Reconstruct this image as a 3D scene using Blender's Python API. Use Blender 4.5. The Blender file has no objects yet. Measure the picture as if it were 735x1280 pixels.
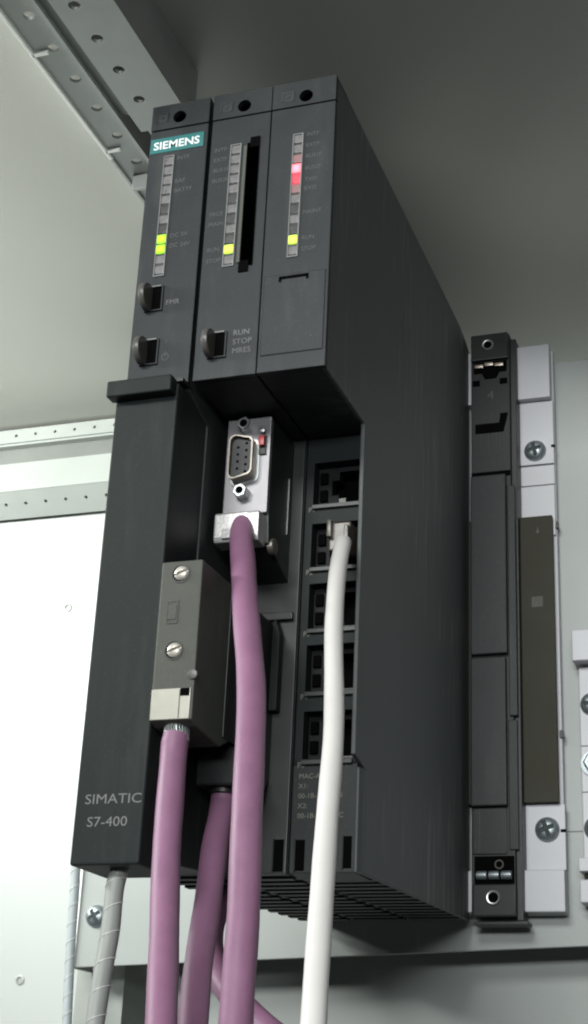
import bpy, bmesh, math, random
from mathutils import Vector, Matrix
random.seed(7)
S = 0.001                                   # everything below is written in millimetres
scene = bpy.context.scene

# ------------------------------------------------------------------ camera, world, lamps, exposure
RM = ((0.9502462326354661, 0.30952555353060185, 0.035014697965642105),
      (-0.08970721311844944, 0.379566870454624, -0.9208048689962185),
      (-0.2983030560966007, 0.8718502867833424, 0.38844866347894746))
CP = Vector((227.32020812982432, -433.09873476586165, -74.46132068076113))
FPX, OX, OY = 1893.6384449109328, 46.68189653449912, -18.056746416279452
cam = bpy.data.cameras.new('camera')
cam.sensor_fit = 'VERTICAL'; cam.sensor_height = 24.0; cam.lens = FPX / 1280 * 24
cam.shift_x = -OX / 1280; cam.shift_y = OY / 1280
cam.clip_start = 0.01; cam.clip_end = 50
camo = bpy.data.objects.new('camera', cam); scene.collection.objects.link(camo)
rx, ry, rz = [Vector(r) for r in RM]
m = Matrix(((rx.x, -ry.x, -rz.x), (rx.y, -ry.y, -rz.y), (rx.z, -ry.z, -rz.z)))
camo.matrix_world = Matrix.Translation(CP * S) @ m.to_4x4()
scene.camera = camo

w = bpy.data.worlds.new('World'); scene.world = w; w.use_nodes = True
bg = w.node_tree.nodes['Background']
bg.inputs[0].default_value = (0.92, 1.0, 0.98, 1); bg.inputs[1].default_value = 0.035

def area(name, loc, target, sx, sy, power, col):
    l = bpy.data.lights.new(name, 'AREA'); l.shape = 'RECTANGLE'; l.size = sx * S; l.size_y = sy * S
    l.energy = power; l.color = col
    o = bpy.data.objects.new(name, l); scene.collection.objects.link(o)
    o.location = Vector(loc) * S
    d = Vector(target) - Vector(loc)
    o.rotation_euler = d.to_track_quat('-Z', 'Y').to_euler()
    return o
# the room's ceiling light and an added low fill in front of the open cabinet, and the tube in the neighbouring bay
area('front_light', (-160, -1650, 780), (60, 100, 130), 1100, 300, 26, (0.97, 1.0, 0.97))
area('front_light', (330, -1400, 215), (60, 100, 110), 600, 140, 9, (0.94, 1.0, 1.0))  # low fill lamp added at the right front to lift the modules
area('bay_lamp', (-480, -40, 262), (-190, 150, 330), 460, 40, 3.8, (0.96, 1.0, 0.97)).data.spread = math.radians(140)

vs = scene.view_settings
vs.view_transform = 'Standard'; vs.look = 'None'; vs.gamma = 1; vs.use_curve_mapping = False; vs.exposure = 0
scene.render.engine = 'CYCLES'
scene.cycles.pixel_filter_type = 'BLACKMAN_HARRIS'; scene.cycles.filter_width = 2.1

def at(u, v, axis, val):
    d = rx * ((u - 367.5 - OX) / FPX) + ry * ((v - 640 - OY) / FPX) + rz
    t = (val - CP[axis]) / d[axis]
    return CP + d * t

# ------------------------------------------------------------------ materials
def mat(name, col, rough=0.5, metal=0.0, var=0.12, vscale=60, bump=0.0, bscale=1500, dust=0.0, spec=0.5, coat=0.0, streak=None, scuff=0.0):
    mt = bpy.data.materials.new(name); mt.use_nodes = True
    nt = mt.node_tree; b = nt.nodes['Principled BSDF']
    tc = nt.nodes.new('ShaderNodeTexCoord')
    n = nt.nodes.new('ShaderNodeTexNoise'); n.inputs['Scale'].default_value = vscale; n.inputs['Detail'].default_value = 6
    if streak:
        mp = nt.nodes.new('ShaderNodeMapping'); mp.inputs['Scale'].default_value = streak
        nt.links.new(tc.outputs['Object'], mp.inputs['Vector']); nt.links.new(mp.outputs[0], n.inputs['Vector'])
    else:
        nt.links.new(tc.outputs['Object'], n.inputs['Vector'])
    mx = nt.nodes.new('ShaderNodeMix'); mx.data_type = 'RGBA'
    mx.inputs[6].default_value = (*[c * (1 - var) for c in col], 1)
    mx.inputs[7].default_value = (*[min(1, c * (1 + var)) for c in col], 1)
    nt.links.new(n.outputs['Fac'], mx.inputs[0])
    out = mx.outputs[2]
    if dust:
        n2 = nt.nodes.new('ShaderNodeTexNoise'); n2.inputs['Scale'].default_value = 900; n2.inputs['Detail'].default_value = 3
        nt.links.new(tc.outputs['Object'], n2.inputs['Vector'])
        cr = nt.nodes.new('ShaderNodeMapRange'); cr.inputs[1].default_value = 0.6; cr.inputs[2].default_value = 0.78; cr.inputs[4].default_value = dust
        nt.links.new(n2.outputs['Fac'], cr.inputs[0])
        m2 = nt.nodes.new('ShaderNodeMix'); m2.data_type = 'RGBA'; m2.inputs[7].default_value = (0.3, 0.29, 0.27, 1)
        nt.links.new(cr.outputs[0], m2.inputs[0]); nt.links.new(out, m2.inputs[6]); out = m2.outputs[2]
    if scuff:                                  # rubbed patches and hairline scratches in the plastic itself
        mp2 = nt.nodes.new('ShaderNodeMapping'); mp2.inputs['Scale'].default_value = (140, 260, 22)
        mp2.inputs['Rotation'].default_value = (0.08, 0.0, 0.05)
        n4 = nt.nodes.new('ShaderNodeTexNoise'); n4.inputs['Scale'].default_value = 1.0; n4.inputs['Detail'].default_value = 4
        nt.links.new(tc.outputs['Object'], mp2.inputs['Vector']); nt.links.new(mp2.outputs[0], n4.inputs['Vector'])
        n5 = nt.nodes.new('ShaderNodeTexNoise'); n5.inputs['Scale'].default_value = 17.0; n5.inputs['Detail'].default_value = 3
        nt.links.new(tc.outputs['Object'], n5.inputs['Vector'])
        r4 = nt.nodes.new('ShaderNodeMapRange'); r4.inputs[1].default_value = 0.50; r4.inputs[2].default_value = 0.78
        r5 = nt.nodes.new('ShaderNodeMapRange'); r5.inputs[1].default_value = 0.44; r5.inputs[2].default_value = 0.66
        nt.links.new(n4.outputs['Fac'], r4.inputs[0]); nt.links.new(n5.outputs['Fac'], r5.inputs[0])
        ml = nt.nodes.new('ShaderNodeMath'); ml.operation = 'MULTIPLY'; nt.links.new(r4.outputs[0], ml.inputs[0]); nt.links.new(r5.outputs[0], ml.inputs[1])
        m5 = nt.nodes.new('ShaderNodeMath'); m5.operation = 'MULTIPLY'; m5.inputs[1].default_value = scuff; nt.links.new(ml.outputs[0], m5.inputs[0])
        m6 = nt.nodes.new('ShaderNodeMix'); m6.data_type = 'RGBA'; m6.inputs[7].default_value = (0.34, 0.33, 0.30, 1)
        nt.links.new(m5.outputs[0], m6.inputs[0]); nt.links.new(out, m6.inputs[6]); out = m6.outputs[2]
    nt.links.new(out, b.inputs['Base Color'])
    rr = nt.nodes.new('ShaderNodeMapRange'); rr.inputs[3].default_value = max(0.02, rough - 0.08); rr.inputs[4].default_value = min(1, rough + 0.08)
    nt.links.new(n.outputs['Fac'], rr.inputs[0]); nt.links.new(rr.outputs[0], b.inputs['Roughness'])
    b.inputs['Metallic'].default_value = metal
    b.inputs['Specular IOR Level'].default_value = spec
    b.inputs['Coat Weight'].default_value = coat
    if bump:
        n3 = nt.nodes.new('ShaderNodeTexNoise'); n3.inputs['Scale'].default_value = bscale; n3.inputs['Detail'].default_value = 2
        nt.links.new(tc.outputs['Object'], n3.inputs['Vector'])
        bp = nt.nodes.new('ShaderNodeBump'); bp.inputs['Strength'].default_value = bump; bp.inputs['Distance'].default_value = 0.0003
        nt.links.new(n3.outputs['Fac'], bp.inputs['Height']); nt.links.new(bp.outputs[0], b.inputs['Normal'])
    return mt
def emit(name, col, strength, base=(0.5, 0.5, 0.5), hot=0):
    mt = mat(name, base, 0.3)
    b = mt.node_tree.nodes['Principled BSDF']
    b.inputs['Emission Color'].default_value = (*col, 1); b.inputs['Emission Strength'].default_value = strength
    if hot:
        nt = mt.node_tree; tc = nt.nodes.new('ShaderNodeTexCoord')
        sb = nt.nodes.new('ShaderNodeVectorMath'); sb.operation = 'SUBTRACT'; sb.inputs[1].default_value = (0.5, 0.5, 0.5)
        sc_ = nt.nodes.new('ShaderNodeVectorMath'); sc_.operation = 'MULTIPLY'; sc_.inputs[1].default_value = (1, 0, 1)
        ln = nt.nodes.new('ShaderNodeVectorMath'); ln.operation = 'LENGTH'
        mr = nt.nodes.new('ShaderNodeMapRange'); mr.interpolation_type = 'SMOOTHSTEP'
        mr.inputs[1].default_value = 0.0; mr.inputs[2].default_value = 0.75; mr.inputs[3].default_value = hot; mr.inputs[4].default_value = strength
        nt.links.new(tc.outputs['Generated'], sb.inputs[0]); nt.links.new(sb.outputs[0], sc_.inputs[0]); nt.links.new(sc_.outputs[0], ln.inputs[0])
        nt.links.new(ln.outputs['Value'], mr.inputs[0]); nt.links.new(mr.outputs[0], b.inputs['Emission Strength'])
    return mt

M = {
 'plastic': mat('anthracite_plastic', (0.033, 0.036, 0.037), 0.5, var=0.15, bump=0.14, dust=0.08, spec=0.2, scuff=0.15),
 'face': mat('anthracite_faceplate', (0.026, 0.029, 0.031), 0.4, var=0.16, vscale=90, bump=0.12, dust=0.07, spec=0.2, scuff=0.14),
 'cover': mat('anthracite_cover', (0.022, 0.026, 0.026), 0.48, var=0.18, vscale=45, bump=0.14, dust=0.03, spec=0.12, scuff=0.10),
 'side': mat('anthracite_side', (0.078, 0.087, 0.087), 0.55, var=0.3, vscale=14, bump=0.14, dust=0.12, scuff=0.55, streak=(1, 4, 0.5)),
 'black': mat('black_plastic', (0.016, 0.016, 0.017), 0.45, bump=0.2, dust=0.04),
 'void': mat('dark_interior', (0.004, 0.004, 0.004), 0.9, spec=0.0),  # near-black, puts the shade of holes, slots and wells into the colour
 'socket': mat('socket_plastic', (0.024, 0.024, 0.024), 0.42, bump=0.12, dust=0.08, var=0.15, spec=0.3),
 'socket2': mat('socket_cover_plastic', (0.022, 0.024, 0.026), 0.4, bump=0.12, dust=0.08, var=0.22, scuff=0.12, spec=0.3),
 'greyplug': mat('grey_plug_plastic', (0.080, 0.082, 0.070), 0.55, bump=0.3, dust=0.15, var=0.22, vscale=120, spec=0.25, scuff=0.25),
 'knob': mat('knob_plastic', (0.085, 0.08, 0.075), 0.35, bump=0.2),
 'jack': mat('jack_plastic', (0.022, 0.024, 0.024), 0.4, var=0.2),
 'purple': mat('purple_sheath', (0.270, 0.130, 0.218), 0.5, var=0.22, vscale=80, bump=0.3, bscale=300, dust=0.15, spec=0.35),
 'white': mat('white_sheath', (0.72, 0.69, 0.67), 0.5, var=0.07, vscale=60, bump=0.15, bscale=400),
 'sleeve': mat('grey_sleeve', (0.29, 0.30, 0.285), 0.5, var=0.12, bump=0.2),
 'sleeve2': mat('pale_sleeve', (0.42, 0.46, 0.47), 0.5, var=0.12, bump=0.2),
 'wrap': mat('clear_wrap', (0.62, 0.62, 0.60), 0.3, var=0.1),
 'zinc': mat('zinc_metal', (0.52, 0.54, 0.54), 0.36, 0.9, var=0.15, vscale=200),
 'nickel': mat('nickel_face', (0.30, 0.285, 0.30), 0.45, 0.6, var=0.12, vscale=150, bump=0.1),
 'cast': mat('silver_cast', (0.62, 0.60, 0.60), 0.42, 0.55, var=0.1, vscale=200, bump=0.4, bscale=900),
 'shell': mat('tarnished_shell', (0.30, 0.27, 0.24), 0.4, 0.8, var=0.2, vscale=300),
 'jackblack': mat('jack_black', (0.009, 0.009, 0.010), 0.55, spec=0.2),
 'screw': mat('screw_steel', (0.38, 0.42, 0.44), 0.42, 0.8, var=0.25, vscale=400),
 'brass': mat('contact_metal', (0.62, 0.52, 0.45), 0.35, 0.8, var=0.15),
 'plugclear': mat('smoky_plug', (0.11, 0.093, 0.078), 0.3, var=0.25, vscale=300),
 'seam': mat('seam_line', (0.22, 0.22, 0.23), 0.6),  # even grey of the thin sheet joints
 'tan': mat('screw_pale', (0.52, 0.49, 0.44), 0.4, 0.4, var=0.2, vscale=500),
 'window': mat('shield_window', (0.36, 0.35, 0.30), 0.4, 0.3, var=0.15, vscale=200),
 'alu': mat('rack_aluminium', (0.57, 0.56, 0.59), 0.45, 0.08, var=0.09, vscale=80, bump=0.15),
 'pcb': mat('olive_board', (0.033, 0.030, 0.018), 0.55, var=0.22, spec=0.25, vscale=50, bump=0.12, dust=0.05),
 'pcbpale': mat('olive_print', (0.046, 0.042, 0.028), 0.5, var=0.2, vscale=200),
 'paint': mat('cabinet_paint', (0.48, 0.50, 0.48), 0.42, var=0.03, vscale=14, bump=0.12, bscale=700),
 'platepaint': mat('zinc_plate', (0.40, 0.42, 0.405), 0.42, 0.0, var=0.04, vscale=30, bump=0.15, bscale=900),
 'ceilpaint': mat('ceiling_paint', (0.465, 0.465, 0.425), 0.5, var=0.06, vscale=14, bump=0.15, bscale=700),
 'galv': mat('galvanised_steel', (0.36, 0.37, 0.36), 0.42, 0.5, var=0.16, vscale=70, bump=0.15),
 'edge': mat('cut_steel_edge', (0.72, 0.73, 0.70), 0.35, 0.3, var=0.1),
 'railpaint': mat('rail_steel', (0.36, 0.38, 0.355), 0.4, 0.1, var=0.06, vscale=60),
 'webgrey': mat('shaded_web_steel', (0.17, 0.18, 0.165), 0.5, 0.2, var=0.15),  # rail steel darkened, shade of the recessed web put into the colour
 'recess': mat('screw_recess', (0.02, 0.035, 0.035), 0.6),  # dark cross in the screw heads, shade of the recess put into the colour
 'print': mat('grey_print', (0.16, 0.16, 0.155), 0.6),
 'printdim': mat('dim_print', (0.072, 0.072, 0.072), 0.6),
 'printpale': mat('pale_print', (0.20, 0.20, 0.16), 0.6),
 'teal': mat('teal_label', (0.012, 0.135, 0.135), 0.4, var=0.1),
 'logowhite': mat('logo_white', (0.75, 0.78, 0.78), 0.5),
 'redplastic': mat('red_switch', (0.42, 0.03, 0.03), 0.35),
 'lens': mat('light_pipe', (0.15, 0.145, 0.145), 0.3, var=0.4, vscale=400),
 'lensdark': mat('light_pipe_dark', (0.05, 0.05, 0.05), 0.3, var=0.4, vscale=400),
 'lensedge': mat('light_pipe_edge', (0.20, 0.20, 0.20), 0.25),
 'green': emit('lit_green', (0.38, 1.0, 0.012), 0.95, (0.1, 0.2, 0.01), 2.6),
 'yellow': emit('lit_yellow_green', (0.62, 1.0, 0.06), 0.8, (0.2, 0.25, 0.03), 3.0),
 'red': emit('lit_red', (1.0, 0.13, 0.17), 2.6, (0.3, 0.02, 0.02), 5.5),
 'redglow': emit('red_spill_glow', (1.0, 0.05, 0.12), 0.75, (0.2, 0.05, 0.05)),  # spill of the red light, painted as emission on its neighbours
 'redfaint': emit('red_spill_faint', (1.0, 0.10, 0.12), 0.10, (0.2, 0.14, 0.14)),  # weaker red spill, also put in as emission on unlit windows
}

# ------------------------------------------------------------------ mesh helpers
class MB:
    def __init__(s): s.v = []; s.f = []
    def add(s, vs, fs):
        o = len(s.v); s.v += [tuple(p) for p in vs]; s.f += [tuple(i + o for i in f) for f in fs]; return s
    def box(s, x0, x1, y0, y1, z0, z1):
        return s.add([(x, y, z) for x in (x0, x1) for y in (y0, y1) for z in (z0, z1)],
                     [(0, 1, 3, 2), (4, 6, 7, 5), (0, 4, 5, 1), (2, 3, 7, 6), (0, 2, 6, 4), (1, 5, 7, 3)])
    def prism(s, poly, axis, a0, a1):
        n = len(poly)
        def P(p, a):
            return {'x': (a, p[0], p[1]), 'y': (p[0], a, p[1]), 'z': (p[0], p[1], a)}[axis]
        vs = [P(p, a0) for p in poly] + [P(p, a1) for p in poly]
        return s.add(vs, [tuple(range(n))[::-1], tuple(range(n, 2 * n))] + [(i, (i + 1) % n, n + (i + 1) % n, n + i) for i in range(n)])
    def lathe(s, c, prof, n=20, axis='y', ang0=0.0):
        """prof: (radius, offset along axis); closed with caps when radius > 0 at the ends"""
        vs = []
        for r, a in prof:
            for k in range(n):
                t = ang0 + 2 * math.pi * k / n
                p = (r * math.cos(t), r * math.sin(t))
                vs.append({'y': (c[0] + p[0], c[1] + a, c[2] + p[1]), 'z': (c[0] + p[0], c[1] + p[1], c[2] + a),
                           'x': (c[0] + a, c[1] + p[0], c[2] + p[1])}[axis])
        fs = [(i * n + k, i * n + (k + 1) % n, (i + 1) * n + (k + 1) % n, (i + 1) * n + k) for i in range(len(prof) - 1) for k in range(n)]
        if prof[0] != prof[-1]:
            fs += [tuple(range(n)), tuple(range((len(prof) - 1) * n, len(prof) * n))]
        return s.add(vs, fs)
    def tube(s, pts, r, n=16):
        pts = [Vector(p) for p in pts]; rs = r if isinstance(r, (list, tuple)) else [r] * len(pts)
        u = None; vs = []
        for i, p in enumerate(pts):
            t = (pts[min(i + 1, len(pts) - 1)] - pts[max(i - 1, 0)]).normalized()
            if u is None: u = t.orthogonal().normalized()
            u = (u - t * u.dot(t)).normalized(); w_ = t.cross(u)
            vs += [p + (u * math.cos(2 * math.pi * k / n) + w_ * math.sin(2 * math.pi * k / n)) * rs[i] for k in range(n)]
        fs = [(i * n + k, i * n + (k + 1) % n, (i + 1) * n + (k + 1) % n, (i + 1) * n + k) for i in range(len(pts) - 1) for k in range(n)]
        return s.add(vs, fs + [tuple(range(n)), tuple(range((len(pts) - 1) * n, len(pts) * n))])
    def grid(s, us, vs_, holes, w0, w1, P):
        """plate with rectangular openings; P(u, v, w) gives the point"""
        nu, nv = len(us) - 1, len(vs_) - 1
        def solid(i, j): return 0 <= i < nu and 0 <= j < nv and (i, j) not in holes
        ix = {}
        vl = []
        def V(i, j, k):
            if (i, j, k) not in ix: ix[(i, j, k)] = len(vl); vl.append(P(us[i], vs_[j], (w0, w1)[k]))
            return ix[(i, j, k)]
        fs = []
        for i in range(nu):
            for j in range(nv):
                if not solid(i, j): continue
                fs.append((V(i, j, 0), V(i + 1, j, 0), V(i + 1, j + 1, 0), V(i, j + 1, 0)))
                fs.append((V(i, j, 1), V(i, j + 1, 1), V(i + 1, j + 1, 1), V(i + 1, j, 1)))
                for di, dj, a, b in ((-1, 0, (i, j), (i, j + 1)), (1, 0, (i + 1, j), (i + 1, j + 1)), (0, -1, (i, j), (i + 1, j)), (0, 1, (i, j + 1), (i + 1, j + 1))):
                    if not solid(i + di, j + dj): fs.append((V(*a, 0), V(*b, 0), V(*b, 1), V(*a, 1)))
        return s.add(vl, fs)
    def perf(s, u0, u1, v0, v1, holes, w0, w1, P, n=16):
        """strip u0..u1 by v0..v1 with round through holes [(u, v, r)] (one row, increasing u)"""
        hv = sorted(holes); cuts = [u0] + [(hv[i][0] + hv[i + 1][0]) / 2 for i in range(len(hv) - 1)] + [u1]
        for i, (hu, hvv, r) in enumerate(hv):
            a, b = cuts[i], cuts[i + 1]
            vl = []
            for wv in (w0, w1):
                for k in range(n):
                    t = 2 * math.pi * k / n + math.pi / n; c, sn = math.cos(t), math.sin(t)
                    vl.append(P(hu + r * c, hvv + r * sn, wv))
                for k in range(n):
                    t = 2 * math.pi * k / n + math.pi / n; c, sn = math.cos(t), math.sin(t)
                    q = max(abs(c), abs(sn)); c, sn = c / q, sn / q
                    vl.append(P(hu + c * ((b - hu) if c > 0 else (hu - a)), hvv + sn * ((v1 - hvv) if sn > 0 else (hvv - v0)), wv))
                # square the corners
                for cu, cv in ((b, v1), (a, v1), (a, v0), (b, v0)): vl.append(P(cu, cv, wv))
            B = 2 * n + 4; fs = []
            for q in range(2):
                for k in range(n):
                    k2 = (k + 1) % n
                    fs.append((q * B + k, q * B + n + k, q * B + n + k2, q * B + k2))
                for ci in range(4):
                    kc = n // 8 + ci * n // 4 - 1
                    fs.append((q * B + n + kc, q * B + 2 * n + ci, q * B + n + (kc + 1) % n))
            for k in range(n):
                k2 = (k + 1) % n; fs.append((k, k2, B + k2, B + k))
            s.add(vl, fs)
        # outer rim
        e = [(u0, v0), (u1, v0), (u1, v1), (u0, v1)]
        s.add([P(u, v, wv) for wv in (w0, w1) for u, v in e], [(i, (i + 1) % 4, 4 + (i + 1) % 4, 4 + i) for i in range(4)])
        return s
    def screwhead(s, c, r, h, kind='cross', n=40, rot=0.3, depth=1.2):
        """pan head facing -Y with a real recess"""
        def H(x, z):
            q = math.hypot(x, z) / r
            hh = h * math.sqrt(max(0, 1 - min(1, q) ** 2.6))
            ca, sa = math.cos(rot), math.sin(rot); a, b = x * ca + z * sa, -x * sa + z * ca
            if kind == 'cross' and q < 0.62 and (abs(a) < r * 0.15 or abs(b) < r * 0.15): hh -= depth * (1 - q * 0.8)
            if kind == 'cross' and abs(a) + abs(b) < r * 0.3: hh -= 0.2 * depth
            if kind == 'slot' and abs(b) < r * 0.15: hh = max(0.05, hh - depth)
            return hh
        vs = []; fs = []
        for i in range(n + 1):
            for j in range(n + 1):
                a, b = 2 * i / n - 1, 2 * j / n - 1
                # square to disc
                x, z = a * math.sqrt(1 - b * b / 2) * r, b * math.sqrt(1 - a * a / 2) * r
                vs.append((c[0] + x, c[1] - H(x, z), c[2] + z))
        for i in range(n):
            for j in range(n):
                fs.append((i * (n + 1) + j, (i + 1) * (n + 1) + j, (i + 1) * (n + 1) + j + 1, i * (n + 1) + j + 1))
        return s.add(vs, fs)
    def build(s, name, m_, parent=None, bevel=0.0, seg=2, smooth=40, rel=None):
        me = bpy.data.meshes.new(name)
        bm = bmesh.new()
        vv = [bm.verts.new(Vector(p) * S) for p in s.v]
        for f in s.f:
            try: bm.faces.new([vv[i] for i in f])
            except ValueError: pass
        bmesh.ops.remove_doubles(bm, verts=bm.verts, dist=1e-7)
        bmesh.ops.recalc_face_normals(bm, faces=bm.faces)
        if bevel:
            es = [e for e in bm.edges if len(e.link_faces) == 2 and e.calc_face_angle(0) > 0.5]
            bmesh.ops.bevel(bm, geom=es, offset=bevel * S, segments=seg, affect='EDGES', profile=0.6, clamp_overlap=True)
        for f in bm.faces: f.smooth = not bevel or f.calc_area() < 6e-6
        for e in bm.edges:
            if len(e.link_faces) == 2 and e.calc_face_angle(0) > math.radians(smooth): e.smooth = False
        bm.to_mesh(me); bm.free()
        me.materials.append(M[m_])
        o = bpy.data.objects.new(name, me); scene.collection.objects.link(o)
        if parent:
            o.parent = parent
            if parent.type == 'EMPTY' or True:
                o.matrix_parent_inverse = Matrix.Translation(-parent_loc(parent))
        return o
def cross(c, r, h, rot, parent):
    b = MB()
    for a in (rot, rot + math.pi / 2):
        ca, sa = math.cos(a), math.sin(a); L, w_ = r * 0.58, r * 0.13
        y = c[1] - h + (0.42 if a == rot else 0.45)
        b.prism([(c[0] + x * ca - z * sa, c[2] + x * sa + z * ca) for x, z in ((-L, -w_), (L, -w_), (L, w_), (-L, w_))], 'y', y, y + 1)
    return b.build('cross_recess', 'recess', parent)
def parent_loc(p):
    l = Vector(p.location)
    if p.parent: return l + p.matrix_parent_inverse.translation + parent_loc(p.parent)
    return l
def thing(name, label, cat, loc=(0, 0, 0), group=None):
    o = bpy.data.objects.new(name, None); scene.collection.objects.link(o)
    o.empty_display_size = 0.01; o.location = Vector(loc) * S
    return tag(o, label, cat, group)
def tag(o, label, cat, group=None):
    o['label'] = label; o['category'] = cat
    if group: o['group'] = group
    return o
def struct(o): o['kind'] = 'structure'; return o
def text(body, x, y, z, size, m_, parent, name='lettering', bold=0.0, sx=1.0, shear=0.0, align='LEFT'):
    """flat print facing -Y; x, z = lower left corner, size = cap height in mm"""
    cu = bpy.data.curves.new('t', 'FONT'); cu.body = body; cu.size = 1.0; cu.offset = bold; cu.align_x = align; cu.resolution_u = 3
    ob = bpy.data.objects.new('t', cu); scene.collection.objects.link(ob)
    bpy.context.view_layer.update()
    me = bpy.data.meshes.new_from_object(ob.evaluated_get(bpy.context.evaluated_depsgraph_get()))
    bpy.data.objects.remove(ob); bpy.data.curves.remove(cu)
    k = size / 0.69
    for v in me.vertices:
        px, py = v.co.x * k * sx, v.co.y * k
        v.co = Vector((x + px + py * shear, y, z + py)) * S
    me.materials.clear(); me.materials.append(M[m_]); me.name = name
    o = bpy.data.objects.new(name, me); scene.collection.objects.link(o)
    if parent:
        o.parent = parent; o.matrix_parent_inverse = Matrix.Translation(-parent_loc(parent))
    return o
def smooth_path(pts, sub=10):
    pts = [Vector(p) for p in pts]; out = []
    P = [pts[0] * 2 - pts[1]] + pts + [pts[-1] * 2 - pts[-2]]
    for i in range(1, len(P) - 2):
        for k in range(sub):
            t = k / sub; a, b, c, d = P[i - 1], P[i], P[i + 1], P[i + 2]
            out.append(0.5 * (2 * b + (c - a) * t + (2 * a - 5 * b + 4 * c - d) * t * t + (3 * b - a - 3 * c + d) * t ** 3))
    out.append(pts[-1]); return out

# ------------------------------------------------------------------ the cabinet around
CZ, BY = 330.0, 330.0
struct(MB().box(-700, 420, -42, BY + 2, CZ, CZ + 2).build('cabinet_ceiling', 'ceilpaint'))
bw = struct(MB().box(-700, 420, BY, BY + 2, -420, CZ).build('cabinet_back_panel', 'paint'))
for (u, v) in ((85, 760), (25, 1225)):
    p = at(u, v, 1, BY)
    MB().lathe((p.x, BY - 0.05, p.z), [(2.6, 0), (2.6, -0.5), (1.7, -0.7), (1.5, 0.02)], 18).build('panel_stud', 'railpaint', bw)

# perforated frame profile along the ceiling, running into the depth
fp = thing('frame_profile', 'grey perforated steel profile running along the cabinet ceiling into the depth', 'frame profile', (-40, 100, 300))
YA, YB = -85.0, 300.0
def holes_y(off, pitch): return [off + pitch * k for k in range(-9, 26) if YA + 8 < off + pitch * k < YB - 8]
def flange(name, x0, x1, z0, z1, off, hv=0.5, yb=YB, mname='galv', pitch=19.65):
    """a flange from (x0,z0) to (x1,z1) in the XZ plane, thickness upward, with a row of holes"""
    d = Vector((x1 - x0, 0, z1 - z0)); L = d.length; d.normalize(); nrm = Vector((-d.z, 0, d.x))
    if nrm.z < 0: nrm = -nrm
    def P(u, v, w_): q = Vector((x0, u, z0)) + d * v + nrm * w_; return (q.x, q.y, q.z)
    hs = [(y, L * hv, 2.35) for y in holes_y(off, pitch) if y < yb - 6]
    return MB().perf(YA, yb, 0, L, hs, 0, 1.5, P).build(name, mname, fp, smooth=30)
flange('lower_flange', -49.5, -33.0, 319.5, 320.5, -29.8, 0.49)
flange('upper_flange', -20.5, 3.0, 305, 305, -45.5, 0.35, yb=31, pitch=18.9)
MB().box(-33.0, -31.4, YA, YB, 314.0, 327.5).build('web', 'galv', fp)
MB().box(-20.5, -19.1, YA, 31, 306.5, 329.8).build('web', 'galv', fp)
MB().box(1.5, 3.0, YA, 31, 306.5, 329.8).build('web', 'galv', fp)
MB().prism([(-32.0, 316.2), (-24.0, 314.2), (-24.0, 315.8), (-32.0, 317.8)], 'y', YA, 31).build('sloped_web', 'webgrey', fp)  # groove between the flanges drawn in the darkened web grey
MB().box(-51.2, -49.5, YA, 62, 318.2, 327.5).build('edge_lip', 'edge', fp, 0.3)
MB().box(-51.2, -49.5, 62.6, YB, 318.2, 327.5).build('edge_lip', 'galv', fp, 0.3)
for yy in (-10.5, 56):
    MB().box(-50.6, -43.5, yy, yy + 1.6, 318.2, 319.6).build('weld_tab', 'edge', fp, 0.2)
MB().prism([(-20, 31), (0, 31), (-4, 40), (-12, 54), (-20, 66)], 'z', 309, 311).build('end_bracket', 'galv', fp)
MB().box(-47, -34, 77, 79, 312, 319.3).build('end_tab', 'galv', fp, 0.3)

# stepped rear rail of the neighbouring bay
rr_ = thing('frame_rail', 'pale stepped perforated rail across the top of the white back panel', 'frame rail', (-300, 320, 290))
XA, XB = -690.0, -52.0
def PX(y, z0):
    return lambda u, v, w_: (u, y + w_, z0 + v)
hs = [(XA + 14 + 13.6 * k, 4.6, 1.0) for k in range(46)]
MB().perf(XA, XB, 0, 9, hs, 0, 1.5, PX(320, 319), 12).build('upper_face', 'railpaint', rr_)
MB().box(XA, XB, 321.5, 329.9, 317.6, 319).build('ledge', 'railpaint', rr_)
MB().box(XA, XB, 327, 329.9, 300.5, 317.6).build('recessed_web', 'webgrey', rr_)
MB().perf(XA, XB, 0, 13.5, [(XA + 14 + 13.6 * k, 10.6, 1.0) for k in range(46)], 0, 1.5, lambda u, v, w_: (u, 314 + v, 299 + w_), 12).build('ledge', 'railpaint', rr_)
MB().box(XA, XB, 312, 314, 282, 300.4).build('front_face', 'railpaint', rr_)
q = math.atan2(13, 13)
MB().perf(XA, XB, 0, 18.3, [(XA + 14 + 13.6 * k, 8.5, 1.1) for k in range(46)], 0, 1.5,
          lambda u, v, w_: (u, 312.6 + v * math.cos(q) + w_ * math.sin(q), 282 - v * math.sin(q) + w_ * math.cos(q)), 12).build('lower_chamfer', 'railpaint', rr_)

# mounting plate, its upright and screws
mp_ = thing('mounting_plate', 'light grey sheet metal mounting plate behind the dark modules', 'mounting plate', (40, 236, 0))
MB().prism([(-114, -6.5), (260, 8.0), (260, 279), (-114, 279)], 'y', 224, 226.5).build('sheet', 'platepaint', mp_, 0.4)
MB().box(-116.5, -114, 222.5, 244, -7.0, 279).build('folded_edge', 'edge', mp_, 0.5)
p = at(117, 1145, 1, 223)
scr_ = MB().screwhead((p.x + 1, 223.9, p.z), 5.2, 3.2, 'cross', rot=0.55).build('screw', 'screw', mp_, smooth=50)
cross((p.x + 1, 223.9, p.z), 5.2, 3.2, 0.55, scr_)
MB().box(110, 260, 223.75, 224.2, 50.2, 50.7).build('seam', 'seam', mp_)
lp = thing('lower_panel', 'plain grey sheet metal panel below the mounting plate', 'panel', (95, 251, -420))
MB().box(-72, 260, 250, 252, -420, 40).build('sheet', 'platepaint', lp, 0.4)
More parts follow.
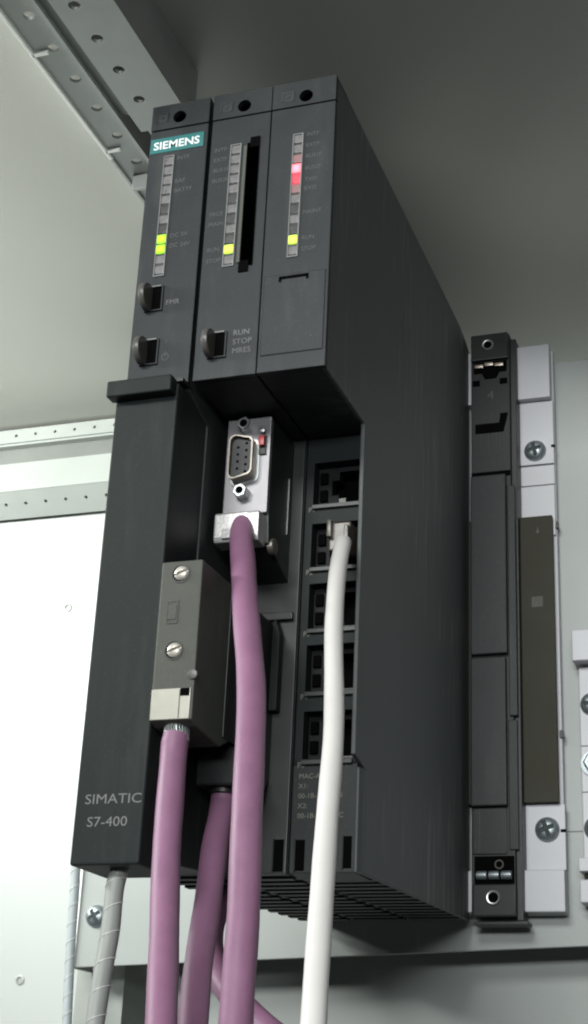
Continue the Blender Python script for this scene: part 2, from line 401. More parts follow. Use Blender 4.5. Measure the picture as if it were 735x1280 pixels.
MB().box(-74, -72.05, 250, 275, -420, 40).build('folded_edge', 'platepaint', lp, 0.4)
up = thing('support_upright', 'pale vertical steel upright below and behind the mounting plate edge', 'upright', (-112, 250, -420))
MB().box(-124, -116, 246, 248, -420, 300).build('front_flange', 'railpaint', up, 0.3)
MB().box(-116, -114.4, 247, 300, -420, 300).build('web', 'railpaint', up)
MB().box(-114.3, -103, 252, 254, -420, 300).build('side_flange', 'railpaint', up, 0.3)
MB().box(-103, -101.4, 251, 310, -420, 300).build('rear_web', 'railpaint', up)

# ------------------------------------------------------------------ shared front details
PLT = lambda x, z, y: (x, y, z)
LED_T, LED_B, NL = 265.6, 213.4, 12
def led_strip(parent, x0, x1, lit):
    fr = MB().grid([x0 - 0.35, x0, x1, x1 + 0.45], [LED_B - 0.4, LED_B, LED_T, LED_T + 0.4], {(1, 1)}, -0.55, 0.3, PLT).build('light_strip', 'lensedge', parent)
    st = (LED_T - LED_B) / NL
    for k in range(NL):                       # window 0 at the top
        z1 = LED_T - k * st
        mn = lit.get(k, 'lens' if k < 4 or k == NL - 1 else ('lensdark' if k % 2 else 'lens'))
        proud = -0.75 if k in lit and lit[k] in ('green', 'yellow', 'red') else -0.35
        MB().box(x0, x1, proud, 0.6, z1 - st + 0.75, z1 - 0.15).build('indicator', mn, fr, 0.2)
        MB().box(x0, x1, -0.2, 0.6, z1 - st + 0.02, z1 - st + 0.62).build('divider', 'redglow' if lit.get(k) in ('red', 'redglow') and lit.get(k + 1) else ('lensdark' if k % 3 else 'black'), fr)  # dividers beside the red light carry its spill as emission
def hood(parent, x0, x1, hx, hz):
    def P(u, v, w_): return (u, w_, v)
    h = MB().perf(x0, x1, 278.9, 290, [(hx, hz, 2.7)], -0.25, 2.2, P, 24).build('hood', 'face', parent)
    MB().lathe((hx, 0, hz), [(2.7, 2.2), (2.7, 12), (0.1, 12)], 20).build('hole_liner', 'void', h)
    MB().box(x0, x1, 2.2, 14, 288.6, 290).build('hood_top', 'face', h, 0.3)
    MB().grid([hx - 9.8, hx - 9.2, hx - 5.4, hx - 4.8], [hz - 1.4, hz + 2.2, hz + 2.9], {(1, 0)}, -0.45, 0, PLT).build('emblem', 'black', h)
    MB().grid([hx - 9.2, hx - 5.4], [hz - 1.4, hz + 2.2], set(), -0.3, 0, PLT).build('emblem_field', 'plastic', h)
    MB().box(hx - 7.6, hx - 6.8, -0.5, 0, hz + 0.1, hz + 0.9).build('emblem_dot', 'black', h)
    return h
def knob(parent, x, z):
    """toggle paddle standing out of a square well; x, z = centre of the well"""
    wl = MB().grid([x - 3.6, x - 2.9, x + 2.9, x + 3.5], [z - 5.2, z - 4.6, z + 4.6, z + 5.2], {(1, 1)}, -0.9, 0.2, PLT).build('switch_frame', 'face', parent, 0.15)
    MB().box(x - 2.9, x + 2.9, -0.15, 0.2, z - 4.6, z + 4.6).build('switch_well', 'void', wl)
    MB().box(x - 2.4, x + 2.6, -1.1, -0.6, z + 4.75, z + 5.2).build('switch_rim', 'lensedge', wl)
    pd = MB()
    n = 18; ring = []
    for k in range(n + 1):
        t = -math.pi / 2 + math.pi * k / n
        ring.append((-2.2 - 5.6 * math.cos(t), z + 5.3 * math.sin(t)))
    prof = [(0.5, z - 5.0)] + ring + [(0.5, z + 5.0)]
    pd.prism(prof, 'x', x - 3.3, x - 1.0)
    return pd.build('switch_lever', 'knob', wl, 0.5)
def vents(parent, x0, x1, y0, y1, z0, z1, n=13):
    """cross slats of the underside grille, rising from z0 at y0 to z1 at y1"""
    for k in range(n):
        y = y0 + (y1 - y0) * (k + 0.5) / n; z = z0 + (z1 - z0) * (k + 0.5) / n
        MB().box(x0, x1, y - 2.1, y + 2.1, z - 0.4, z + 1.6).build('vent_slat', 'plastic', parent)

# ------------------------------------------------------------------ power supply module
ps = thing('power_supply_module', 'dark grey rack power supply module with teal label and full length lower cover', 'power module', (12, 100, 4))
MB().prism([(2.2, 168), (2.2, 288.6), (200, 288.6), (214, 284), (214, 13), (50, 6), (20, 4), (20, 160), (2.2, 166)], 'x', 0.5, 24.2).build('housing', 'plastic', ps, 0.5)
vents(ps, 1.2, 23.6, 52, 212, 5.6, 12.2)
hood(ps, 0.4, 24.3, 12.0, 283.6)
MB().box(0.4, 24.3, -0.1, 2.2, 168, 278.4).build('faceplate', 'face', ps, 0.35)
lb = MB().box(0.9, 22.8, -0.35, -0.05, 268.0, 274.6).build('name_label', 'teal', ps)
text('SIEMENS', 2.2, -0.42, 269.6, 3.3, 'logowhite', lb, bold=0.02, sx=1.07)
led_strip(ps, 7.4, 10.9, {8: 'green', 9: 'green'})
for t, z in (('INTF', 263.6), ('BAF', 253.2), ('BATTF', 249.0), ('DC 5V', 229.2), ('DC 24V', 224.8)):
    text(t, 12.2, -0.16, z, 1.75, 'printdim', ps)
knob(ps, 8.4, 203.6); knob(ps, 8.4, 181.6)
text('FMR', 13.0, -0.16, 200.6, 2.0, 'print', ps)
text('I', 14.2, -0.16, 184.5, 1.6, 'printdim', ps)
MB().lathe((14.6, -0.16, 179.2), [(1.5, 0), (1.5, 0.05), (1.1, 0.05), (1.1, 0), (1.5, 0)], 20).build('standby_mark', 'printdim', ps)
MB().box(14.4, 14.8, -0.17, -0.11, 179.2, 181.2).build('standby_mark', 'printdim', ps)
cv = MB().box(0.0, 23.6, -6, 19.8, 0.0, 165).build('front_cover', 'cover', ps, 0.9, 3)
MB().box(-1.6, 23.0, -11, -5.4, 159.8, 166.0).build('cover_handle', 'cover', cv, 0.8, 3)
MB().box(0.3, 24.4, -4.5, 3, 166.3, 167.6).build('hinge', 'black', ps)
text('SIMATIC', 3.2, -6.06, 18.9, 3.0, 'print', cv, sx=1.22)
text('S7-400', 4.6, -6.06, 11.8, 3.0, 'print', cv, sx=1.16)

# ------------------------------------------------------------------ processor module
cpu = thing('processor_module', 'dark grey processor module with black card slot and two plugs in its open lower bay', 'processor module', (38, 100, 5))
MB().prism([(2.2, 168), (2.2, 211.8), (21, 211.8), (21, 266.2), (2.2, 266.2), (2.2, 288.6), (200, 288.6), (214, 284), (214, 13), (56, 6.5), (56, 168)], 'x', 26.2, 49.4).build('housing', 'plastic', cpu, 0.5)
vents(cpu, 26.6, 49.0, 58, 212, 6.1, 12.2)
hood(cpu, 26.0, 49.6, 38.6, 283.2)
MB().grid([26.0, 41.2, 45.7, 49.6], [168, 212.6, 265.4, 278.4], {(1, 1)}, -0.1, 2.0, PLT).build('faceplate', 'face', cpu, 0.25)
sl = MB().grid([40.9, 41.25, 45.65, 46.0], [212.2, 212.65, 265.35, 265.8], {(1, 1)}, -0.3, 20, PLT).build('card_slot', 'void', cpu)
MB().box(41.3, 45.6, 19, 19.9, 212.7, 265.3).build('slot_interior', 'void', sl)
MB().box(42.1, 45.9, -0.55, 0.2, 263.5, 268.0).build('slot_notch', 'void', sl)
MB().box(40.6, 44.4, -0.55, 0.2, 209.8, 214.5).build('slot_notch', 'void', sl)
MB().box(39.7, 40.9, -0.6, 0.2, 214, 264.5).build('slot_guide', 'greyplug', cpu)
led_strip(cpu, 34.6, 38.2, {10: 'yellow'})
for t, z in (('INTF', 264.0), ('EXTF', 259.6), ('BUS1F', 254.9), ('BUS2F', 250.3), ('FRCE', 235.6), ('MAINT', 231.2), ('RUN', 220.3), ('STOP', 215.6)):
    text(t, 27.6, -0.16, z, 1.65, 'printdim', cpu)
knob(cpu, 34.6, 181.0)
for t, z in (('RUN', 184.2), ('STOP', 180.6), ('MRES', 177.0)):
    text(t, 40.2, -0.16, z, 2.1, 'print', cpu)
fc = MB().box(26.4, 49.2, 54.6, 56, 6.4, 167).build('connection_face', 'jack', cpu, 0.3)
MB().prism([(38.0, 62), (44.4, 62), (44.4, 90), (42.5, 96), (38.0, 90)], 'y', 50.5, 54.6).build('port_cover', 'cover', cpu, 0.6)
MB().box(44.8, 48.2, 54.2, 54.7, 7.2, 17.9).build('slot_recess', 'void', cpu)
MB().box(44.3, 44.8, 53.9, 54.7, 7.0, 18.1).build('slot_lip', 'cover', cpu)
MB().box(33, 48, 52.5, 54.6, 96, 99).build('port_rib', 'jack', cpu, 0.4)

# ------------------------------------------------------------------ communication module
cm = thing('communication_module', 'dark grey communication module with red indicator, blank flap and column of network ports', 'network module', (62, 100, 5))
MB().prism([(2.2, 168), (2.2, 288.6), (214, 288.6), (214, 13), (72, 8), (72, 168)], 'x', 50.3, 73.4).build('housing', 'plastic', cm, 0.4)
MB().prism([(2.25, 168), (2.25, 289.7), (196, 289.7), (214.4, 286), (214.4, 12), (60, 6.9), (60, 42.0), (47, 44.5), (47, 168)], 'x', 73.41, 75.0).build('side_panel', 'side', cm, 0.45)
vents(cm, 50.8, 73.3, 74, 212, 7.8, 12.4)
hood(cm, 50.0, 75.0, 63.3, 282.8)
MB().box(50.0, 75.0, -0.1, 2.2, 168, 278.4).build('faceplate', 'face', cm, 0.25)
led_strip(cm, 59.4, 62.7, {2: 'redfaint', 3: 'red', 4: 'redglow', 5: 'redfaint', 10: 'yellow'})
for t, z in (('INTF', 264.4), ('EXTF', 259.6), ('BUS1F', 254.8), ('BUS2F', 249.6), ('TXD', 244.6), ('RXD', 240.8), ('MAINT', 230.6), ('RUN', 219.8), ('STOP', 215.2)):
    text(t, 64.2, -0.16, z, 1.6, 'printdim', cm)
MB().box(50.9, 74.0, -0.5, 0.4, 174.4, 206.3).build('blank_flap', 'face', cm, 0.35)
ft = MB().box(57.0, 67.3, -0.75, -0.3, 204.2, 205.3).build('flap_notch', 'void', cm)
for x in (56.6, 66.8): MB().box(x, x + 0.9, -0.75, -0.3, 203.2, 205.3).build('flap_notch', 'void', cm)
# five network ports in the open lower bay
PZ = (149.2, 124.6, 101.2, 78.0, 53.8)
zs = [43.5]
for z in PZ[::-1]: zs += [z - 8.4, z + 8.4]
zs.append(167.5)
face = MB().grid([50.3, 53.2, 71.6, 73.3], zs, {(1, 1 + 2 * k) for k in range(5)}, 55, 60.4, PLT).build('port_panel', 'cover', cm, 0.25)
for k, z in enumerate(PZ):
    j = MB().grid([53.3, 58.6, 61.4, 70.6, 71.5], [z - 8.3, z - 6.4, z - 3.0, z + 3.0, z + 6.4, z + 8.3], {(2, 1), (2, 2), (2, 3), (1, 2)}, 60.5, 65, PLT).build('network_jack', 'jackblack', cm, 0.1)
    MB().box(53.3, 71.5, 69, 70, z - 8.3, z + 8.3).build('jack_interior', 'void', j)
    MB().box(54.2, 57.2, 59.2, 60.5, z - 5.5, z - 1.0).build('latch', 'void', j, 0.3)
    MB().box(54.2, 57.2, 59.2, 60.5, z + 1.5, z + 6.0).build('latch', 'void', j, 0.3)
    MB().box(61.6, 64.2, 60.2, 65, z - 6.3, z - 4.6).build('contact_block', 'plugclear', j)
    MB().box(64.4, 70.4, 59.8, 60.4, z - 7.4, z - 6.7).build('shield_edge', 'knob', j)
    MB().box(53.2, 71.6, 53.6, 55, z - 10.6, z - 9.0).build('port_shelf', 'jack', j, 0.2)
    text('P%d' % (k + 1), 51.6, 54.9, z - 11.4, 1.9, 'printpale', cm)
# lower nose with a chamfered corner
NOSE = [(50.2, 55), (73.39, 55), (73.39, 71.8), (50.2, 71.8)]
MB().prism(NOSE, 'z', 6.6, 43.4).build('lower_nose', 'plastic', cm, 0.3)
MB().prism([(73.4, 55.0), (74.0, 55.2), (74.9, 57.0), (74.9, 59.9), (73.4, 59.9)], 'z', 6.8, 42.0).build('corner_chamfer', 'side', cm)
for t, x, z in (('MAC-ADD.:', 52.4, 38.6), ('X1:', 52.4, 35.2), ('00-1B-1B', 52.4, 31.8), ('X2:', 52.4, 28.4), ('00-1B-1B', 52.4, 25.0), ('75', 66.0, 31.8), ('7C', 66.0, 25.0)):
    text(t, x, 54.9, z, 1.7, 'printpale', cm)
MB().box(52.4, 55.6, 54.8, 55.3, 7.4, 17.7).build('slot_recess', 'void', cm)
MB().box(51.9, 52.4, 54.4, 55.1, 7.2, 17.9).build('slot_lip', 'cover', cm)
MB().box(69.4, 72.2, 54.8, 55.3, 8.0, 18.6).build('slot_recess', 'void', cm)
MB().box(68.9, 69.4, 54.4, 55.1, 7.8, 18.8).build('slot_lip', 'cover', cm)

# ------------------------------------------------------------------ metal faced plug in the upper port
mg = thing('metal_bus_plug', 'silver faced bus plug with nine pin socket in the processor upper port', 'plug', (36, 45, 118))
MB().prism([(33, 118), (31.5, 129), (31.5, 166), (56, 166), (56, 110)], 'x', 28.3, 45.0).build('body', 'black', mg, 0.5)
MB().box(28.0, 44.9, 29.6, 31.5, 128.5, 166.2).build('face_plate', 'nickel', mg, 0.4)
def dshape(x0, x1, z0, z1, ins, r=2.2):
    pts = []
    for cx, cz, a0 in ((x1 - r - ins, z0 + r + ins + 1.1, -90), (x1 - r - ins, z1 - r - ins - 1.1, 0), (x0 + r + ins, z1 - r - ins, 90), (x0 + r + ins, z0 + r + ins, 180)):
        for k in range(6):
            t = math.radians(a0 + 90 * k / 5); pts.append((cx + r * math.cos(t), cz + r * math.sin(t)))
    return pts
o1, i1 = dshape(31.0, 40.2, 140.4, 157.8, 0), dshape(31.0, 40.2, 140.4, 157.8, 0.5)
mb = MB(); n = len(o1)
mb.add([(x, 24.4, z) for x, z in o1] + [(x, 29.6, z) for x, z in o1] + [(x, 24.4, z) for x, z in i1] + [(x, 29.6, z) for x, z in i1],
       [f for i in range(n) for f in ((i, (i + 1) % n, n + (i + 1) % n, n + i), (2 * n + i, 2 * n + (i + 1) % n, 3 * n + (i + 1) % n, 3 * n + i), (i, (i + 1) % n, 2 * n + (i + 1) % n, 2 * n + i))])
sk = mb.build('socket_shell', 'shell', mg)
MB().prism(dshape(30.2, 41.0, 139.4, 158.8, 0, 2.6), 'y', 29.2, 29.7).build('socket_flange', 'zinc', sk, 0.15)
MB().prism(dshape(31.0, 40.2, 140.4, 157.8, 0.6), 'y', 26.2, 29.5).build('socket_insert', 'black', sk)
for k in range(9):
    x = 37.2 if k < 5 else 34.0; z = (143.6 + k * 2.77) if k < 5 else (145.0 + (k - 5) * 2.77)
    MB().lathe((x, 26.15, z), [(0.55, 0), (0.55, 0.2)], 10).build('pin_hole', 'void', sk)
for z in (162.6, 136.2):
    s_ = MB().lathe((35.7, 29.6, z), [(2.75, 0), (2.75, -3.6), (2.4, -4.2), (1.45, -4.2), (1.45, -1.0), (0.1, -1.0)], 6, ang0=0.3).build('standoff', 'zinc', mg, smooth=20)
    MB().lathe((35.7, 29.6, z), [(1.5, -4.25), (1.2, -1.5), (0.1, -1.4)], 12).build('thread_hole', 'void', s_)
MB().box(41.0, 43.6, 28.6, 29.6, 151.0, 158.4).build('switch_recess', 'black', mg)
MB().box(41.3, 43.4, 26.9, 28.6, 153.8, 157.6).build('red_switch', 'redplastic', mg, 0.2)
MB().box(41.4, 43.2, 27.4, 28.6, 159.2, 161.4).build('small_tab', 'zinc', mg, 0.3)
MB().prism([(27.0, 117.2), (26.2, 119.0), (26.2, 127.6), (27.0, 128.4), (34, 128.4), (34, 116.8)], 'x', 26.6, 43.4).build('clamp_block', 'cast', mg, 0.5)
MB().prism([(26.2, 127.6), (26.1, 122), (25.4, 118.2), (26.2, 118.0)], 'x', 30, 39).build('clamp_ridge', 'cast', mg, 0.3)
MB().box(45.0, 45.25, 50.5, 51.0, 128, 150).build('edge_highlight', 'zinc', mg)  # thin bright strip added as the highlight on the body's rear edge
MB().lathe((45.0, 37, 118), [(3.0, -1), (3.0, 0.9), (2.2, 1.3), (0.1, 1.3)], 16, axis='x').build('clamp_screw', 'shell', mg)

# ------------------------------------------------------------------ grey plug stacked on a dark plug in the lower port
dk = thing('dark_bus_plug', 'dark bus plug half hidden behind the grey screw plug', 'plug', (33, 45, 30))
MB().prism([(26.5, 31), (26.5, 94), (56, 94), (56, 40), (48, 31)], 'x', 26.2, 41.6).build('body', 'black', dk, 0.7)
MB().box(41.6, 42.1, 28, 40, 34, 62).build('side_plate', 'socket', dk, 0.15)
MB().lathe((41.4, 29.5, 38.4), [(2.0, 0), (2.0, 1.6), (1.5, 2.0), (0.1, 2.0)], 14, axis='x').build('side_screw', 'screw', dk)
MB().lathe((33.5, 34, 31), [(4.9, 0.3), (4.9, -1.5), (4.4, -1.8)], 20, axis='z').build('cable_gland', 'black', dk)
gp = thing('grey_bus_plug', 'olive grey bus plug with slotted screws overlapping the power supply cover', 'plug', (32, 8, 43))
MB().prism([(-10, 43.5), (-10, 96.6), (26.3, 96.6), (26.3, 46), (14, 40.5), (-6, 42.4)], 'x', 25.0, 39.4).build('body', 'greyplug', gp, 0.6)
MB().box(39.4, 39.9, 15, 26, 44, 95.5).build('rear_shell', 'black', gp, 0.2)
for (u, v) in ((226, 717), (217, 813)):
    p = at(u, v, 1, -10)
    MB().lathe((p.x, -10, p.z), [(3.3, 0.3), (3.3, -0.25), (2.75, -0.25), (2.75, 0.3), (3.3, 0.3)], 22).build('screw_well', 'black', gp)
    MB().lathe((p.x, -10.05, p.z), [(3.0, 0.0), (3.0, 0.3)], 22).build('well_floor', 'void', gp)
    MB().screwhead((p.x + 0.35, -10.06, p.z), 2.55, 1.2, 'slot', rot=0.35, depth=1.0).build('slotted_screw', 'tan', gp, smooth=50)
p = at(215.5, 765, 1, -10)
f_ = MB().grid([p.x - 2.0, p.x - 1.6, p.x + 1.6, p.x + 2.0], [p.z - 3.9, p.z - 3.4, p.z + 3.4, p.z + 3.9], {(1, 1)}, -10.25, -9.9, PLT).build('slide_frame', 'greyplug', gp)
MB().box(p.x - 1.6, p.x + 1.6, -10.08, -9.9, p.z - 3.4, p.z + 3.4).build('slide_well', 'black', f_)
MB().box(p.x - 1.5, p.x + 1.5, -10.3, -9.9, p.z - 2.6, p.z + 2.4).build('slide', 'greyplug', f_, 0.15)
p = at(241, 843, 1, -10)
MB().lathe((38.7, -9.4, p.z), [(1.7, -1.2), (1.7, 0.5)], 16).build('edge_screw', 'knob', gp, 0.3)
p = at(212, 886, 1, -10.4)
wn = MB().box(25.25, 38.6, -10.5, -9.6, 43.6, 53.6).build('shield_window', 'window', gp, 0.25)
MB().box(35.2, 38.3, -10.62, -10.3, 51.0, 53.5).build('window_notch', 'void', wn)
MB().box(34.9, 35.2, -10.6, -10.3, 43.9, 53.2).build('window_joint', 'greyplug', wn)
br = MB()
for k in range(26):
    a = k / 26 * 2 * math.pi; r = 3.7
    br.tube([(32.2 + r * math.cos(a), -4.4 + r * math.sin(a), 44.5), (32.2 + (r + random.uniform(-.3, .5)) * math.cos(a + .2), -4.4 + (r + random.uniform(-.3, .5)) * math.sin(a + .2), 38.2)], 0.35, 5)
br.lathe((32.2, -4.4, 37.5), [(3.3, 0), (3.3, 7)], 14, axis='z')
br.build('shield_braid', 'zinc', gp)

# ------------------------------------------------------------------ cables
def cable(name, label, cat, pts, r, m_, group=None, n=18):
    pp = smooth_path([at(a, b, 1, y) if len((a, b, y)) == 3 and not fixed else (a, b, y) for (a, b, y, fixed) in pts])
    rnd = random.Random(len(pts) * 7 + int(pp[0][0])); ph = rnd.uniform(0, 6)
    rr2 = [r * (1 + 0.012 * math.sin(i * 0.55 + ph) + rnd.uniform(-0.006, 0.006)) for i in range(len(pp))]
    pp = [p_ + Vector((0.12 * math.sin(i * 0.23 + ph), 0.12 * math.sin(i * 0.31 + 2 * ph), 0)) * min(1, i / 6) for i, p_ in enumerate(pp)]
    o = MB().tube(pp, rr2, n).build(name, m_, None, smooth=80)
    if label: tag(o, label, cat, group)
    return o, pp
F = False; T = True
PR = 4.25
cable('bus_cable', 'purple bus cable hanging from the olive grey plug with slotted screws', 'cable',
      [(32.2, -4.4, 40.0, T), (216, 950, -6, F), (210, 1040, -14, F), (206, 1140, -28, F), (203, 1230, -45, F), (200, 1330, -62, F)], PR, 'purple')
cable('bus_cable', 'purple bus cable coming from under the dark half hidden plug', 'cable',
      [(33.5, 34, 33, T), (33.8, 33, 24, T), (268, 1060, 20, F), (258, 1140, 4, F), (247, 1220, -14, F), (236, 1330, -34, F)], PR, 'purple')
cable('bus_cable', 'purple bus cable arching out of the silver faced plug, glossy', 'cable',
      [(36.2, 31, 126.0, T), (302, 676, 22, F), (304, 712, 8, F), (309, 780, -14, F), (313.5, 860, -34, F), (312, 950, -50, F), (308, 1040, -60, F), (304, 1140, -68, F), (298, 1230, -74, F), (293, 1330, -80, F)], PR, 'purple')
cable('bus_cable', 'purple cable crossing behind the other purple cables below the modules', 'cable',
      [(278, 1120, 75, F), (264, 1165, 55, F), (268, 1205, 38, F), (290, 1245, 22, F), (335, 1288, 4, F), (390, 1330, -15, F)], PR, 'purple')
nc = thing('network_cable', 'white network cable plugged into the second network port', 'cable', (67, 50, 124))
o, pp = cable('sheath', None, None,
      [(66.6, 53, 124.0, T), (428, 683, 38, F), (421, 720, 20, F), (418, 780, -2, F), (417.5, 860, -26, F), (415.5, 940, -46, F), (409, 1030, -66, F), (402, 1120, -84, F), (396, 1210, -98, F), (390, 1330, -112, F)], 2.95, 'white')
o.parent = nc; o.matrix_parent_inverse = Matrix.Translation(-nc.location)
MB().box(62.2, 70.2, 48.5, 60, 119.4, 130.2).build('plug_body', 'plugclear', nc, 0.6)
MB().box(69.0, 70.6, 44.5, 52, 117.4, 127.5).build('plug_latch', 'plugclear', nc, 0.4)
MB().box(62.0, 63.6, 46, 52, 124, 130.5).build('plug_shoulder', 'plugclear', nc, 0.4)
def wrapped(label, pts, r, m_, pitch, sub):
    t = thing('sleeved_cable', label, 'cable', at(*pts[0][:2], 1, pts[0][2]) if not pts[0][3] else pts[0][:3])
    o, pp = cable('sheath', None, None, pts, r, m_)
    o.parent = t; o.matrix_parent_inverse = Matrix.Translation(-t.location)
    # open helix of clear wrap lying on the sleeve
    L = [0.0]
    for i in range(1, len(pp)): L.append(L[-1] + (pp[i] - pp[i - 1]).length)
    hel = []
    steps = int(L[-1] / 0.6)
    for s_ in range(steps):
        d = L[-1] * s_ / steps
        i = max(k for k in range(len(L)) if L[k] <= d); i = min(i, len(pp) - 2)
        f = (d - L[i]) / (L[i + 1] - L[i]); p_ = pp[i].lerp(pp[i + 1], f); tg = (pp[i + 1] - pp[i]).normalized()
        u_ = Vector((1, 0, 0)); u_ = (u_ - tg * u_.dot(tg)).normalized(); v_ = tg.cross(u_)
        a = d / pitch * 2 * math.pi
        hel.append(p_ + (u_ * math.cos(a) + v_ * math.sin(a)) * (r + 0.05))
    h = MB().tube(hel, 0.2, 5).build('spiral_wrap', 'wrap', t)
    return t
wrapped('grey spiral wrapped cable leaving the underside of the power supply', [(15.2, 4, 6.0, T), (146, 1100, 3, F), (138, 1160, 0, F), (128, 1220, -4, F), (112, 1330, -10, F)], 2.9, 'sleeve', 8.6, 10)
wrapped('thin pale spiral wrapped cable hanging beside the mounting plate edge', [(97, 1040, 170, F), (93, 1110, 170, F), (89, 1180, 170, F), (84, 1270, 168, F), (82, 1340, 168, F)], 2.0, 'sleeve2', 7.5, 8)

# ------------------------------------------------------------------ rack behind, with the open fourth slot
rk = thing('mounting_rack', 'aluminium module rack with olive circuit board and empty black slot socket', 'rack', (60, 225, 12))
MB().box(1, 115.6, 219, 223.9, 15, 283.5).build('base_profile', 'alu', rk, 0.5)
MB().box(1, 114.8, 213, 219, 255.5, 284).build('upper_block', 'alu', rk, 0.5)
MB().box(97, 115.4, 216.8, 219, 222.2, 255.2).build('upper_strip', 'alu', rk, 0.3)
MB().box(97, 115.3, 217.4, 219, 211.8, 221.6).build('joint_strip', 'alu', rk, 0.2)
MB().box(97, 115.2, 217.2, 219, 186, 211.2).build('middle_strip', 'alu', rk, 0.2)
MB().box(1, 114.3, 213.6, 216.2, 61.4, 194.4).build('circuit_board', 'pcb', rk, 0.15)
MB().box(97, 116.4, 217, 219, 33, 61).build('lower_strip', 'alu', rk, 0.3)
MB().box(1, 116.3, 212.6, 219, 15.2, 32.6).build('lower_block', 'alu', rk, 0.5)
for z in (191, 92): MB().box(114.8, 116.4, 217.5, 220, z - 1.6, z + 1.6).build('edge_clip', 'black', rk)
MB().box(114.2, 115.9, 216.4, 217.3, 230.4, 231.6).build('slot_cut', 'void', rk)
MB().box(114.4, 116.6, 216.5, 217.3, 49.0, 50.2).build('slot_cut', 'void', rk)
scr_ = MB().screwhead((106.5, 216.8, 229.2), 5.3, 3.6, 'cross', rot=0.2, depth=1.8).build('screw', 'screw', rk, smooth=50)
cross((106.5, 216.8, 229.2), 5.3, 3.6, 0.2, scr_)
scr_ = MB().screwhead((108.6, 217.0, 50.2), 5.4, 3.6, 'cross', rot=0.35, depth=1.8).build('screw', 'screw', rk, smooth=50)
cross((108.6, 217.0, 50.2), 5.4, 3.6, 0.35, scr_)
MB().box(104.2, 109.3, 213.45, 213.6, 150, 155).build('board_print', 'pcbpale', rk)
MB().prism([(106.6, 186), (108.4, 186), (107.5, 189)], 'y', 213.45, 213.6).build('board_print', 'pcbpale', rk)
# slot socket column
sc = MB().box(77.6, 96.6, 207, 218.5, 12.6, 289).build('socket_column', 'socket', rk, 0.5)
MB().box(96.6, 99.4, 208.5, 218.6, 11, 286.5).build('column_side', 'black', sc, 0.4)
MB().box(78.0, 96.2, 204.6, 207, 274.8, 288.8).build('upper_cap', 'socket', sc, 0.6)
def ring(x, y, z, r=2.9):
    g = MB().lathe((x, y, z), [(r, 0.4), (r, -0.8), (r - 0.35, -1.1), (r - 0.85, -1.0), (r - 1.0, 0.2), (r, 0.4)], 24).build('threaded_sleeve', 'zinc', sc)
    MB().lathe((x, y, z), [(r - 0.9, -0.15), (r - 0.9, 0.4)], 20).build('sleeve_bore', 'void', sc)
ring(86.6, 204.6, 282.4)
for k in range(3):
    MB().box(79.8 + k * 4.9, 84.0 + k * 4.9, 204.9, 206.2, 271.0 + (0.7 if k == 1 else 0), 272.6 + (0.7 if k == 1 else 0)).build('guide_pin', 'brass', sc, 0.2)
MB().box(79.0, 95.2, 206.6, 207.05, 268.6, 274.4).build('pin_recess', 'void', sc)
MB().prism([(83, 268.4), (91.5, 268.4), (90, 265.4), (84.5, 265.4)], 'y', 206.2, 207.0).build('latch_mark', 'void', sc)
for x in (78.4, 91.8): MB().box(x, x + 3.6, 206.4, 207.05, 262.0, 264.8).build('latch_mark', 'void', sc)
text('4', 85.6, 206.9, 254.4, 4.6, 'printdim', sc)
MB().prism([(79.8, 236.6), (93.4, 236.6), (95.6, 246), (92, 246), (91.4, 241.2), (79.8, 241.2)], 'y', 206.2, 207.05).build('latch_mark', 'void', sc)
for x in (82.6, 86.2, 89.8): MB().box(x, x + 0.5, 206.5, 207.05, 224, 236).build('rib_line', 'black', sc)
MB().box(77.9, 96.4, 206.2, 207.05, 213.6, 216.0).build('parting_gap', 'void', sc)
MB().box(78.0, 94.6, 203.8, 207, 126.2, 213.4).build('socket_cover', 'socket2', sc, 0.6)
MB().box(78.0, 93.8, 203.6, 207, 58.4, 124.8).build('socket_cover', 'socket2', sc, 0.6)
MB().box(95.0, 98.6, 205.6, 208.6, 98.0, 208.0).build('cover_strip', 'socket2', sc, 0.4)
MB().box(94.2, 98.2, 206.3, 208.6, 40.0, 96.4).build('cover_strip', 'socket', sc, 0.4)
MB().box(78.4, 93.2, 206.2, 207, 38.4, 58).build('lower_panel', 'socket', sc, 0.3)
MB().box(81.2, 81.8, 205.9, 206.3, 38.6, 57.6).build('panel_groove', 'black', sc)
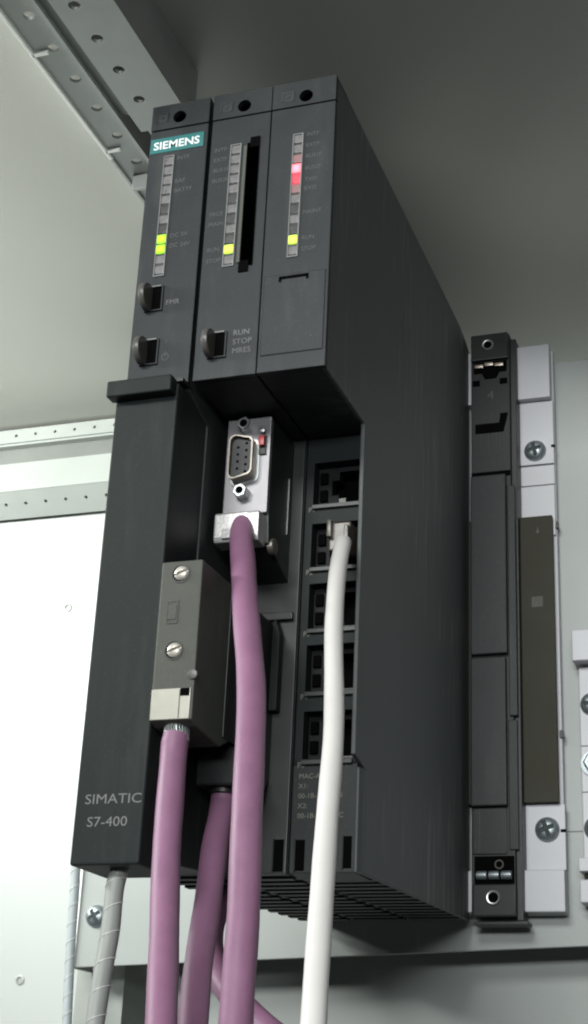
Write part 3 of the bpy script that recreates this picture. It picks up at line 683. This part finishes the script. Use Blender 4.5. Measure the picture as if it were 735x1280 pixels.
MB().box(78.6, 97.0, 204.4, 207.2, 12.4, 25.6).build('lower_cap', 'socket', sc, 0.6)
MB().box(79.0, 96.2, 206.5, 207.06, 25.8, 37.6).build('pin_recess', 'void', sc)
for k in range(3):
    MB().lathe((80.2 + k * 5.3, 205.6, 29.4), [(1.9, 0), (1.9, 4.4)], 12, axis='x').build('guide_pin', 'screw', sc, 0.2)
ring(87.6, 204.4, 20.0, 3.1)
MB().lathe((89.8, 206.4, 34.0), [(2.0, 0.3), (2.0, -0.5), (1.4, -0.5), (1.4, 0.3), (2.0, 0.3)], 18).build('cord_ring', 'pcbpale', sc)
MB().box(78, 101.2, 209, 218.6, 9.6, 11.0).build('column_foot', 'black', sc, 0.3)

# ------------------------------------------------------------------ neighbouring metal bracket at the right
nb = thing('metal_bracket', 'white metal bracket with dark screw heads beside the rack', 'bracket', (150, 225, 20))
MB().box(123.6, 240, 219, 223.9, 30, 122).build('face', 'alu', nb, 0.4)
MB().box(122.0, 240, 212, 223.9, 123.2, 137.6).build('upper_block', 'alu', nb, 0.5)
MB().box(122.6, 240, 211, 223.9, 31.4, 37.0).build('lower_lip', 'alu', nb, 0.4)
MB().box(124.0, 240, 217, 223.9, 28.0, 31.0).build('lower_gap', 'pcb', nb)
MB().box(122.8, 240, 211, 223.9, 18.6, 28.0).build('lower_block', 'alu', nb, 0.5)
for z in (105.0, 50.6):
    scr_ = MB().screwhead((129.2, 219, z), 5.2, 3.4, 'cross', rot=0.1, depth=1.6).build('screw', 'screw', nb, smooth=50)
    cross((129.2, 219, z), 5.2, 3.4, 0.1, scr_)
MB().lathe((129.2, 219, 78.4), [(5.6, 0), (5.6, -1.2), (4.4, -1.3)], 24).build('washer', 'screw', nb)
MB().lathe((129.2, 218, 78.4), [(4.2, 0), (4.2, -3.2), (3.4, -3.8), (2.2, -3.8), (2.2, -5.0), (0.1, -5.2)], 6).build('nut', 'screw', nb, smooth=20)
for z in (86.2, 66): MB().box(123.62, 240, 218.8, 219.1, z, z + 0.5).build('seam', 'seam', nb)
